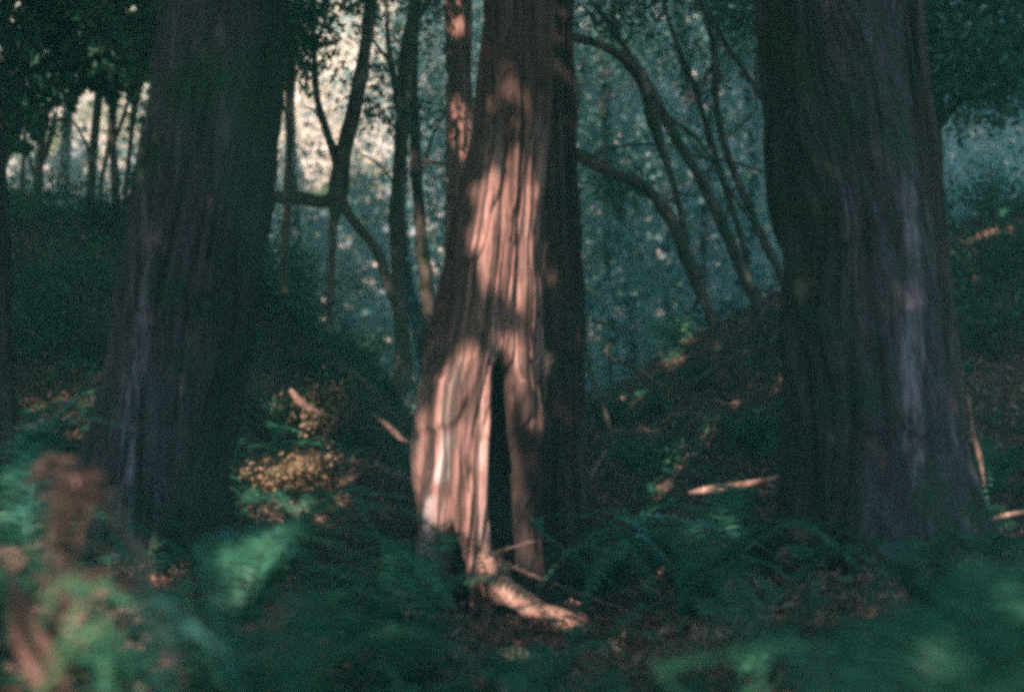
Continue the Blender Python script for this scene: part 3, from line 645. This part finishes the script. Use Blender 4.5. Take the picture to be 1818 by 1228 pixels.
for k, (a, b_, w, h, n, lab) in enumerate([(520, 545, .5, .6, 1300, 'dark round bush on the left bank between the left redwood and the thin hanging stem'), (610, 600, .35, .45, 900, 'small dark bush on the sloping edge of the left bank'),
    (640, 660, .35, .4, 900, 'dark leafy clump on the steep left bank above the fallen stick'), (700, 720, .3, .35, 700, 'small dark clump low on the left bank beside the sunlit redwood'), (1245, 690, .2, .2, 450, 'leafy clump halfway up the right bank'),
    (1150, 740, .2, .2, 400, 'low clump on the right bank in front of the haze'),
    (1080, 760, .3, .3, 700, 'low clump beside the bare sapling'), (1330, 800, .3, .25, 700, 'dark bush behind the middle of the fallen pinkish branch'),
    (30, 600, .6, .6, 1500, 'dark bush at the left border halfway up the slope'), (110, 640, .5, .5, 1200, 'dark bush left of the left redwood, lower on the slope'), (180, 430, .5, .5, 1200, 'bush on the crest left of the left redwood'),
    (1790, 520, .6, .6, 1400, 'dark bush at the right border below the sunlit crest'), (1700, 560, .5, .5, 1200, 'dark bush between the right redwood and the right border')]):
    shrub(a, b_, w, h, n, lab)
shrub(1200, 615, .35, .3, 700, 'small yellow-green bush on top of the right bank', M_FERNL)
shrub(1760, 400, .7, .5, 1300, 'bush on the crest of the bank at the right border')
shrub(60, 430, .8, .5, 1500, 'dark bush on the left slope below the far left trunks')
shrub(150, 540, .6, .5, 1300, 'bush at the left edge of the left redwood trunk')
shrub(1460 + 320, 640, .6, .6, 1300, 'dark bush on the slope right of the right redwood')
shrub(500, 770, .3, .3, 700, 'leafy bush behind the sunlit litter left of the middle redwood')

# ------------------------------------------------------------------ ferns
def frond_geo(path, width, pairs=34, seed=0, lift=.15, curl=0.):
    width = width*1.25
    """one frond: a thin rachis with paired leaflets; path (k,3)"""
    r = np.random.default_rng(seed)
    C = catmull(path, pairs+6); T = np.gradient(C, axis=0); Ls = np.linalg.norm(T, axis=1)[:, None]; T = T/Ls
    up = np.array([0, 0, 1.]); side = np.cross(T, up); side /= np.linalg.norm(side, axis=1)[:, None]+1e-9; nr = np.cross(side, T)
    b = Bag(); b.tube(np.hstack([C, np.linspace(.004, .0012, len(C))[:, None]]), n=len(C), seg=5, rough=0)
    t = np.linspace(0, 1, len(C)); prof = np.sin(np.clip(t*1.08+.02, 0, 1)**.65*np.pi)**.75
    V = []; Fc = []; k0 = 0
    step = float(Ls.mean())
    for i in range(4, len(C)-1):
        w = width*prof[i]*r.uniform(.85, 1.1)
        if w < .006: continue
        for sgn in (-1, 1):
            d = side[i]*sgn + T[i]*r.uniform(.25, .5) + nr[i]*(lift+r.normal()*.10); d /= np.linalg.norm(d)
            h = step*.50
            p0 = C[i]; dr = np.array([0, 0, -w*.18])
            v = [p0-T[i]*h*.5, p0+T[i]*h*.6, p0+d*w*.5+T[i]*h*.55+dr*.2, p0+d*w+dr, p0+d*w*.5-T[i]*h*.5+dr*.2]
            V += v; Fc += [[k0, k0+1, k0+2], [k0, k0+2, k0+4], [k0+4, k0+2, k0+3]]; k0 += 5
    b.add(np.array(V), np.array(Fc)); return b
def arc(p, a, L, up=.8, droop=1.):
    """fern frond path from p towards azimuth a"""
    d = np.array([math.cos(a), math.sin(a), 0]); z = np.array([0, 0, 1.])
    return np.array([p, p+d*L*.18+z*L*.34*up, p+d*L*.46+z*L*.52*up, p+d*L*.76+z*L*(.50*up-.12*droop), p+d*L*1.0+z*L*(.36*up-.30*droop)])
def fern(base, L, nf, label, mat=M_FERN, seed=0, width=.075, extra=(), group='sword ferns', brown=0, a0=0, a1=6.283):
    r = np.random.default_rng(seed); base = np.array(base, float)
    e = empty('fern', base, label, 'fern', group)
    for k in range(nf):
        a = a0+(a1-a0)*(k+r.uniform(-.3, .3))/max(nf, 1); LL = L*r.uniform(.75, 1.15)
        frond_geo(arc(base, a, LL, r.uniform(.7, 1.1), r.uniform(.6, 1.3)), width*LL/.7, seed=seed*31+k).build('frond', M_BROWN if k < brown else mat, e, smooth=False)
    for k, (pts, Y, w, m) in enumerate(extra):
        path = np.array([base]+[W(*p[:2], Y+(p[2] if len(p) > 2 else 0)) for p in pts])
        frond_geo(path, w, seed=seed*57+k, pairs=38).build('frond', m or mat, e, smooth=False)
    return e
def G(px, py, y0=2.): p = ground_hit(px, py, y0); return p
def at(x, y): return np.array([x, y, float(H(x, y))])

# close, out of focus, lower left
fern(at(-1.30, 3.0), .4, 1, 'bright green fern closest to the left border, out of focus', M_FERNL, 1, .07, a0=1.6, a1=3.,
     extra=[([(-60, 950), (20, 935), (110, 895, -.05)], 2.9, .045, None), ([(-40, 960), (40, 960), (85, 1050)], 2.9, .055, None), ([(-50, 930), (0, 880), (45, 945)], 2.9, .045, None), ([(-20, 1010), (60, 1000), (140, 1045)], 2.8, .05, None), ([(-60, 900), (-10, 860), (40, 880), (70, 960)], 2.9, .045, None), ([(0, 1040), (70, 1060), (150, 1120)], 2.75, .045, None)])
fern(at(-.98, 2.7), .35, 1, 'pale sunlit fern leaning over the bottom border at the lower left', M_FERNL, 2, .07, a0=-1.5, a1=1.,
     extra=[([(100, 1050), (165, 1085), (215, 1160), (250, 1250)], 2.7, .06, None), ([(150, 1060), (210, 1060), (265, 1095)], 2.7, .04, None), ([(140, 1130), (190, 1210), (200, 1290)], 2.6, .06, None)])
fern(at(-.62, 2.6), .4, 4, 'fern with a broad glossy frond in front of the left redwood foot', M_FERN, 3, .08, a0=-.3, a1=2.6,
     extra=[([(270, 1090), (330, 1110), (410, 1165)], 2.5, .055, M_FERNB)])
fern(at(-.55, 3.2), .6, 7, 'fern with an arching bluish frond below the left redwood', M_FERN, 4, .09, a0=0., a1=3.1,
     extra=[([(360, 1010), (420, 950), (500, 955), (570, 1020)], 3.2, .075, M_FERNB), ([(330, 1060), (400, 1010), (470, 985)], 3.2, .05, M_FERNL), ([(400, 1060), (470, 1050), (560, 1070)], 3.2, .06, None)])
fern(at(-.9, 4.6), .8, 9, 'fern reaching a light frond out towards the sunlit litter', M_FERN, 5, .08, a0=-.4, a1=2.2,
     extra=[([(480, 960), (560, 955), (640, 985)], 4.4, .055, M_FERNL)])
fern(at(-1.75, 5.1), .8, 9, 'teal fern spreading in front of the left side of the left redwood', M_FERN, 6, .08, 
     extra=[([(60, 790), (110, 730), (170, 675)], 5., .11, M_FERNB), ([(70, 800), (150, 745), (245, 765)], 5., .08, M_FERNB), ([(60, 800), (110, 780), (165, 800)], 5., .09, None)])
# brown bracken and fallen bark, lower left
fern(at(-1.15, 3.4), .6, 4, 'dead pinkish-brown fern drooping left of the left redwood foot', M_BROWN, 7, .06, a0=-.8, a1=2.6, group='dead ferns',
     extra=[([(130, 860), (110, 930), (100, 1010)], 3.3, .07, M_BROWN), ([(150, 860), (200, 930), (260, 1010)], 3.3, .05, M_BROWN), ([(170, 880), (230, 960), (290, 1050)], 3.3, .06, M_BROWN), ([(100, 840), (60, 850), (20, 880)], 3.3, .05, M_BROWN)])
fern(at(-1.6, 4.2), .6, 7, 'dead brown fern clump at the left border above the bright fern', M_BROWN, 8, .08, group='dead ferns')
fern(at(-.72, 3.9), .5, 6, 'small dead fern between the glossy frond and the left redwood', M_BROWN, 9, .07, group='dead ferns')
# middle
fern(at(-.45, 5.9), .75, 11, 'dark green fern below the sunlit litter mound', M_FERN, 10)
fern(at(-.6, 5.3), .45, 8, 'dark fern in front of the thin pale root', M_FERN, 11)
fern(at(-.35, 6.9), .6, 9, 'fern at the foot of the sunlit redwood, left of its root', M_FERN, 12, a0=1.8, a1=4.4,
     extra=[([(740, 980), (790, 930), (860, 915)], 6.9, .05, None), ([(640, 900), (700, 880), (760, 900)], 7., .06, None)])
fern(at(.10, 4.4), .32, 9, 'low fern below the curved sunlit root', M_FERN, 13)
fern(at(.78, 6.5), .6, 11, 'fern right of the curved sunlit root', M_FERN, 14, a0=-1.2, a1=1.6, extra=[([(960, 940), (1030, 915), (1100, 930)], 6.7, .06, None), ([(900, 1000), (930, 965), (970, 960)], 6.8, .05, M_BROWN)])
fern(at(.95, 7.0), .95, 11, 'large bluish fern spreading between the dark trunk and the right redwood', M_FERN, 15, .085,
     extra=[([(1130, 930), (1230, 925), (1330, 960), (1400, 1000)], 6.9, .10, M_FERNB), ([(1140, 950), (1200, 1010), (1270, 1085)], 6.6, .06, M_FERNB), ([(1120, 960), (1160, 1030), (1230, 1110)], 6.4, .06, None), ([(1150, 920), (1250, 900), (1370, 925)], 7., .08, None)])
fern(at(.55, 8.3), .7, 10, 'fern at the foot of the dark straight trunk', M_FERN, 16)
fern(at(1.35, 8.2), .7, 10, 'dark fern under the fallen pinkish branch', M_FERN, 17)
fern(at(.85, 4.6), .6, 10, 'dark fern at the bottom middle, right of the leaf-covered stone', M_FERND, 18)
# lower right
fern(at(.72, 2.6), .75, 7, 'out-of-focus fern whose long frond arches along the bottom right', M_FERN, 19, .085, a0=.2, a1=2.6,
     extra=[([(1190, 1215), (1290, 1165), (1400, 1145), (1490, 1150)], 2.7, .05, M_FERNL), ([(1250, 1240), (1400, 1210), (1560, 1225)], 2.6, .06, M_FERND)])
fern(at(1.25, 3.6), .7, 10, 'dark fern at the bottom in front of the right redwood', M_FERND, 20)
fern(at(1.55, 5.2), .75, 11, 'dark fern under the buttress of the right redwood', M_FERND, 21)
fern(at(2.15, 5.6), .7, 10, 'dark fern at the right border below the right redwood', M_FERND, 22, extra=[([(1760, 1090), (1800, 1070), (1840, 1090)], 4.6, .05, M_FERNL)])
fern(at(2.7, 8.2), .8, 10, 'fern beyond the right redwood at the right border', M_FERN, 23)
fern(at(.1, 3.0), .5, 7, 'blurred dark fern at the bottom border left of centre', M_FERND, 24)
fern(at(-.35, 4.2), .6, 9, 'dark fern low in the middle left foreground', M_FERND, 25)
fern(at(-.5, 8.6), .6, 9, 'fern left of the sunlit redwood, on the slope of the litter mound', M_FERN, 26)
fern(at(-1.35, 9.0), .6, 9, 'fern behind the right side of the left redwood', M_FERN, 27)
fern(at(-2.5, 8.3), .8, 10, 'fern on the slope left of the left redwood', M_FERN, 28)
fern(at(1.0, 12.), .6, 9, 'small fern far down in the gully right of the dark trunk', M_FERN, 29)
fern(at(1.9, 11.), .7, 9, 'fern on the right bank beside the right redwood', M_FERN, 30)

# ------------------------------------------------------------------ undergrowth and litter
r = np.random.default_rng(3)
b = Bag(); cnt = 0
for k in range(5200):
    y = r.uniform(3.2, 18) if k % 3 else r.uniform(9, 17); x = r.uniform(-1, 1)*(y*.38+.6)
    if vnoise(np.array([x*1.6+20]), np.array([y*1.6]), 31)[0] < .36: continue
    if -1.6 < x < -.45 and 8.6 < y < 12 and r.uniform() < .7: continue
    if x > .6 and 9 < y < 17.5 and r.uniform() < .62: continue
    if -.35 < x < .75 and 5.6 < y < 8.4: continue
    p = at(x, y); L = r.uniform(.14, .34)*(1.35 if y > 10 else 1); a = r.uniform(0, 6.28)
    b2 = frond_geo(arc(p, a, L, r.uniform(.5, 1.2), r.uniform(.3, 1.2)), L*.22, pairs=8, seed=k)
    b.V += b2.V; b.F += [f+b.n for f in b2.F]; b.n += b2.n
tag(b.build('undergrowth', M_FERN, None, smooth=False), 'low green undergrowth covering the banks and gully floor', 'undergrowth', kind='stuff')
n = 80000
Y = 2+r.uniform(0, 1, n)**.8*16.5; X = r.uniform(-1, 1, n)*(Y*.40+.5)
P = np.stack([X, Y, H(X, Y)+r.uniform(.0, .05, n)], 1)
V, Fc = leaves(P, .055, r=r, aspect=.35)
tag(mesh_obj('leaf_litter', V, Fc, M_LITTER, None, smooth=False), 'brown fallen leaves and needles strewn over the forest floor', 'leaf litter', kind='stuff')

# ------------------------------------------------------------------ sticks, logs, stones
def stick(rows, Y, label, mat=M_STICK, name='fallen_branch', cat='branch', twig=None):
    tp = px_path(rows, Y); e = empty(name, tp[0][:3], label, cat)
    Bag().tube(tp, n=30, seg=12, rough=.2, seed=int(rows[0][0])).build('stem', mat, e)
    if twig: Bag().tube(px_path(twig, Y), n=12, seg=7, rough=.2).build('twig', mat, e)
stick([(1222, 875, 7), (1245, 871, 12), (1290, 866, 17), (1340, 856, 12), (1410, 842, 7)], 8.8, 'pinkish fallen branch with a sunlit end pointing at the right redwood', twig=[(1340, 856, 6), (1370, 862, 4), (1400, 872, 2)])
stick([(1044, 856, 8), (1058, 828, 8), (1078, 796, 6)], 10., 'short pale stick standing slanted by the foot of the dark straight trunk')
stick([(1755, 922, 9), (1790, 914, 10), (1840, 906, 9)], 7.4, 'short fallen branch at the right border')
stick([(1718, 700, 6), (1728, 770, 9), (1740, 815, 8), (1748, 860, 4)], 7.35, 'slender reddish stick leaning against the right flank of the right redwood')
stick([(1365, 1240, 9), (1380, 1215, 7), (1392, 1180, 4)], 3.0, 'small upright twig at the bottom border right of the middle')
stick([(660, 735, 6), (690, 758, 12), (712, 778, 10), (724, 785, 5)], 11.5, 'short reddish stick lying on the left bank')
stick([(515, 690, 8), (530, 710, 13), (548, 725, 12), (590, 742, 6)], 11., 'sunlit stub of wood on the left bank behind the left redwood')
stick([(1150, 935, 5), (1165, 960, 6), (1185, 975, 9)], 7.2, 'thin crooked twig sticking out of the bluish fern')
stick([(1110, 640, 6), (1200, 690, 8), (1290, 640, 8), (1390, 600, 6)], 12.5, 'long grey fallen limb lying up the right bank', M_LIMB)
stick([(600, 640, 8), (660, 690, 10), (720, 760, 8)], 12., 'dark fallen limb lying down the left bank', M_LIMB)
rs = np.random.default_rng(41)
for k, (a, b_, lab) in enumerate([(1105, 765, 'pale short stick lying low on the right bank near the bare sapling'), (1160, 770, 'broken grey stick halfway up the right bank'), (1215, 735, 'short tilted stick beside the small clump on the right bank'),
    (1270, 745, 'crooked stick on the right bank toward the right redwood'), (1300, 720, 'thin pale stick high on the right bank beside the right redwood'), (1190, 830, 'stick lying in the litter left of the fallen pinkish branch'), (1120, 850, 'short thick stick in the litter by the dark trunk'),
    (640, 760, 'short stick on the left bank below the dark fallen limb'), (600, 840, 'stick lying across the litter left of the middle redwood')]):
    p = ground_hit(a, b_); Yd = p[1]-.05; a2 = rs.uniform(-.9, .3); Lp = rs.uniform(22, 45)
    dx, dy = math.cos(a2)*Lp, math.sin(a2)*Lp*.7
    stick([(a-dx, b_-dy*-1, 4), (a-dx*.3, b_+dy*.2, 7), (a+dx*.4, b_-dy*-.1-2, 6), (a+dx, b_-dy, 3)], Yd, lab, twig=[(a, b_, 3), (a+8, b_-12, 2)])
# slab of fallen bark at the lower left
e = empty('bark_slab', tuple(W(60, 1130, 2.35)), 'reddish slab of fallen bark lying in the lower left corner', 'bark')
Bag().tube(px_path([(12, 1010, 10), (30, 1060, 26), (58, 1120, 38), (92, 1175, 34), (125, 1240, 10)], 2.7), n=70, seg=30, rough=.8, seed=9).build('slab', M_SLAB, e)
Bag().tube(px_path([(50, 1075, 8), (82, 1105, 22), (112, 1145, 22), (128, 1190, 8)], 2.75), n=40, seg=18, rough=.45, seed=10).build('splinter', M_SLAB, e)
Bag().tube(px_path([(18, 1080, 8), (40, 1150, 22), (80, 1215, 22), (110, 1270, 10)], 2.65), n=40, seg=18, rough=.45, seed=12).build('splinter', M_SLAB, e)
def stone(px, py, Y, w, label, mat):
    c = W(px, py, Y); n1, n2 = 24, 16
    u = np.linspace(0, 2*np.pi, n1, endpoint=False); v = np.linspace(0.05, np.pi-.05, n2); U, Vv = np.meshgrid(u, v)
    rad = w*(1+.5*(vnoise(U/(2*np.pi)*5, Vv*1.6, int(px), 5)-.5))
    P = np.stack([c[0]+rad*np.cos(U)*np.sin(Vv), c[1]+rad*np.sin(U)*np.sin(Vv), c[2]+rad*.7*np.cos(Vv)], -1).reshape(-1, 3)
    i, j = np.meshgrid(np.arange(n2-1), np.arange(n1), indexing='ij'); j2 = (j+1) % n1
    o = mesh_obj('stone', P, np.stack([i*n1+j, i*n1+j2, (i+1)*n1+j2, (i+1)*n1+j], -1).reshape(-1, 4), mat)
    tag(o, label, 'stone')
M_ROCK = bark_mat('mossy_stone', (.12, .11, .09), (.28, .24, .18), (.4, .36, .28), zst=1, scale=9, moss=(.08, .16, .04), mossamt=.15)
p = ground_hit(905, 1175); stone(905, 1175, p[1], .09, 'mossy stone with a sunlit top below the curved root', M_ROCK)
p = ground_hit(1085, 1170); stone(1085, 1175, p[1], .09, 'brownish stone right of the mossy stone', M_ROCK)
p = ground_hit(690, 1130); stone(690, 1130, p[1], .07, 'reddish-brown stone among the ferns left of the middle redwood foot', M_ROCK)
p = ground_hit(1000, 1105); stone(1003, 1112, 7.25, .09, 'pale sunlit stone at the end of the curved root', M_ROOT)

# ------------------------------------------------------------------ shading canopy: unseen crowns added and shaped to block the sun
bpy.context.view_layer.update()
dg = bpy.context.evaluated_depsgraph_get()
def seen(px, py):
    d = Vector(W(px, py, 1.)-np.array([0, 0, CZ])).normalized()
    h = scene.ray_cast(dg, Vector((0, 0, CZ)), d, distance=60)
    return np.array(h[1]) if h[0] else None
hits = []
for px, py, d, q in SPOTS:
    c0 = seen(px, py)
    for ox, oy in ((0, 0), (.5, 0), (-.5, 0), (0, .5), (0, -.5)):
        p = seen(px+ox*q, py+oy*q)
        if p is not None and c0 is not None and abs(p[1]-c0[1]) < .8: hits.append((p, q*(1.15 if p[1] < 4.5 else   .85 if (d == 'g' and q > 7) else .52)/F*p[1]+.008))
kk = [h for h in hits if not trunk_between(h[0])]
HT = np.array([h[0] for h in kk]); HR = np.array([h[1] for h in kk])
TT = [(seen(a, b) if seen(a, b) is not None else TT[i][0], q) for i, (a, b, d, q, f) in enumerate(THIN)]
CT = np.array([(-3.6, -1.5), (-7.2, 1.5), (-1.2, -6.2), (3.6, -4.4), (-5.4, -7.), (-9.5, 6.5), (3.9, 1.0), (-10.5, -3.)])
r = np.random.default_rng(99)
def curtain(n, xr, yr, zr, t0, t1):
    Yq = r.uniform(*yr, n); Q = np.stack([r.uniform(*xr, n)*(1 if xr[1] > 3 else 1), Yq, r.uniform(*zr, n)], 1)
    return Q+S*r.uniform(t0, t1, n)[:, None]
# even cover of the plane square to the sun: sample on that plane, then spread along the ray
e1 = np.cross(S, [0, 0, 1.]); e1 /= np.linalg.norm(e1); e2 = np.cross(e1, S)
m = 900000
Yq = r.uniform(1.1, 21, m); Xq = r.uniform(-1, 1, m)*(Yq*.375+.6)
gq = H(Xq, Yq)-.2; Zq = gq+r.uniform(0, 1, m)*np.maximum(CZ+Yq*.25+.4-gq, .1)
Q = np.stack([Xq, Yq, Zq], 1); cell = .3
A = np.floor(Q@e1/cell).astype(int); B = np.floor(Q@e2/cell).astype(int); A0, B0 = A.min(), B.min()
far_s = np.full((A.max()-A0+1, B.max()-B0+1), -99.)
np.maximum.at(far_s, (A-A0, B-B0), Q@S)
cells = np.argwhere(far_s > -90)
n = int(len(cells)*cell*cell*900)
pick = cells[r.integers(0, len(cells), n)]
ua = (pick[:, 0]+A0+r.uniform(0, 1, n))*cell; ub = (pick[:, 1]+B0+r.uniform(0, 1, n))*cell
P = ua[:, None]*e1+ub[:, None]*e2+(far_s[pick[:, 0], pick[:, 1]]+r.uniform(4.5, 9.5, n))[:, None]*S
print('curtain', len(cells)*cell*cell, n)
P = P[~in_view(P, .25)]; P = P[P[:, 2] > H(P[:, 0], P[:, 1])+1.9]; P = thin(P); print('kept', len(P))
idx = np.argmin(((P[:, None, :2]-CT[None])**2).sum(-1), 1)
for k, (x, y) in enumerate(CT):
    Pk = P[idx == k]
    e = empty('redwood_tree', (x, y, float(H(x, y))), 'unseen redwood added beside or behind the viewpoint, its crown shaped to cast shade', 'tree', 'unseen redwoods added around the viewpoint to shade the hollow')
    zt = max(9., Pk[:, 2].max()+1) if len(Pk) else 9.
    Bag().tube([[x, y, float(H(x, y))-.3, .22], [x, y, 3, .16], [x, y, zt, .05]], n=30, seg=14).build('trunk', M_GREY, e)
    if len(Pk): leaf_obj('crown', Pk, .17, M_CAN, e, r=r, aspect=.75)

# unseen crowns added to shade the right and lower part of the far hill
e = None
n = 62000
Yq = r.uniform(20, 62, n); px = np.where(r.uniform(size=n) < .78, r.uniform(-60, 1900, n), r.uniform(1500, 2000, n)); Xq = (px-CX)/F*Yq
lim = np.where(px < 720, CZ+(614-365+120*(vnoise(px/45., px*0., 62)-.5))/F*Yq, CZ+Yq*.26)
hq = H(Xq, Yq); ok = lim > hq-.5; Xq, Yq, hq, lim = Xq[ok], Yq[ok], hq[ok], lim[ok]; n = len(Xq)
Zq = hq+r.uniform(0, 1, n)*np.maximum(np.minimum(lim-hq, 8.), .3)
P = np.stack([Xq, Yq, Zq], 1)+S*r.uniform(12, 18, n)[:, None]
P = P[~in_view(P, 1.)]; P = P[P[:, 2] > H(P[:, 0], P[:, 1])+3]
# never in the way of the sunlit part of the hill at the left
FT = np.array([(-14., 6.), (-8., 14.), (-13., 22.), (-2., 14.5), (-17., 30.), (8., 22.), (2., 31.), (12., 34.), (6., 12.)])
FT = np.array([f for f in FT])
idx = np.argmin(((P[:, None, :2]-FT[None])**2).sum(-1), 1)
for k, (x, y) in enumerate(FT):
    Pk = P[idx == k]
    if not len(Pk): continue
    z = float(H(x, y)); e = empty('redwood_tree', (x, y, z), 'unseen tall redwood added to shade the far hill with its crown', 'tree', 'unseen redwoods added to shade the far hill')
    vis = abs(x) < y*.37+.4
    if not vis: Bag().tube([[x, y, z-.3, .3], [x, y, z+5, .24], [x, y, Pk[:, 2].max(), .05]], n=40, seg=14).build('trunk', M_GREY, e)
    leaf_obj('crown', Pk, .55, M_CAN, e, r=r, aspect=.7)

# ------------------------------------------------------------------ haze
m, t = nt('haze_air')
v = N(t, 'ShaderNodeVolumePrincipled'); v.inputs['Color'].default_value = (.27, .92, .74, 1); v.inputs['Density'].default_value = .0092; v.inputs['Anisotropy'].default_value = .0
o = N(t, 'ShaderNodeOutputMaterial'); t.links.new(v.outputs[0], o.inputs['Volume'])
x0, x1, y0, y1, z0, z1 = -72, 72, -30, 80, -5, 31
V = np.array([(x, y, z) for x in (x0, x1) for y in (y0, y1) for z in (z0, z1)], float)
hz = mesh_obj('haze', V, np.array([(0, 1, 3, 2), (4, 6, 7, 5), (0, 4, 5, 1), (2, 3, 7, 6), (0, 2, 6, 4), (1, 5, 7, 3)]), m, None, smooth=False)
tag(hz, 'thin blue-green haze hanging in the wood', 'haze', kind='stuff')
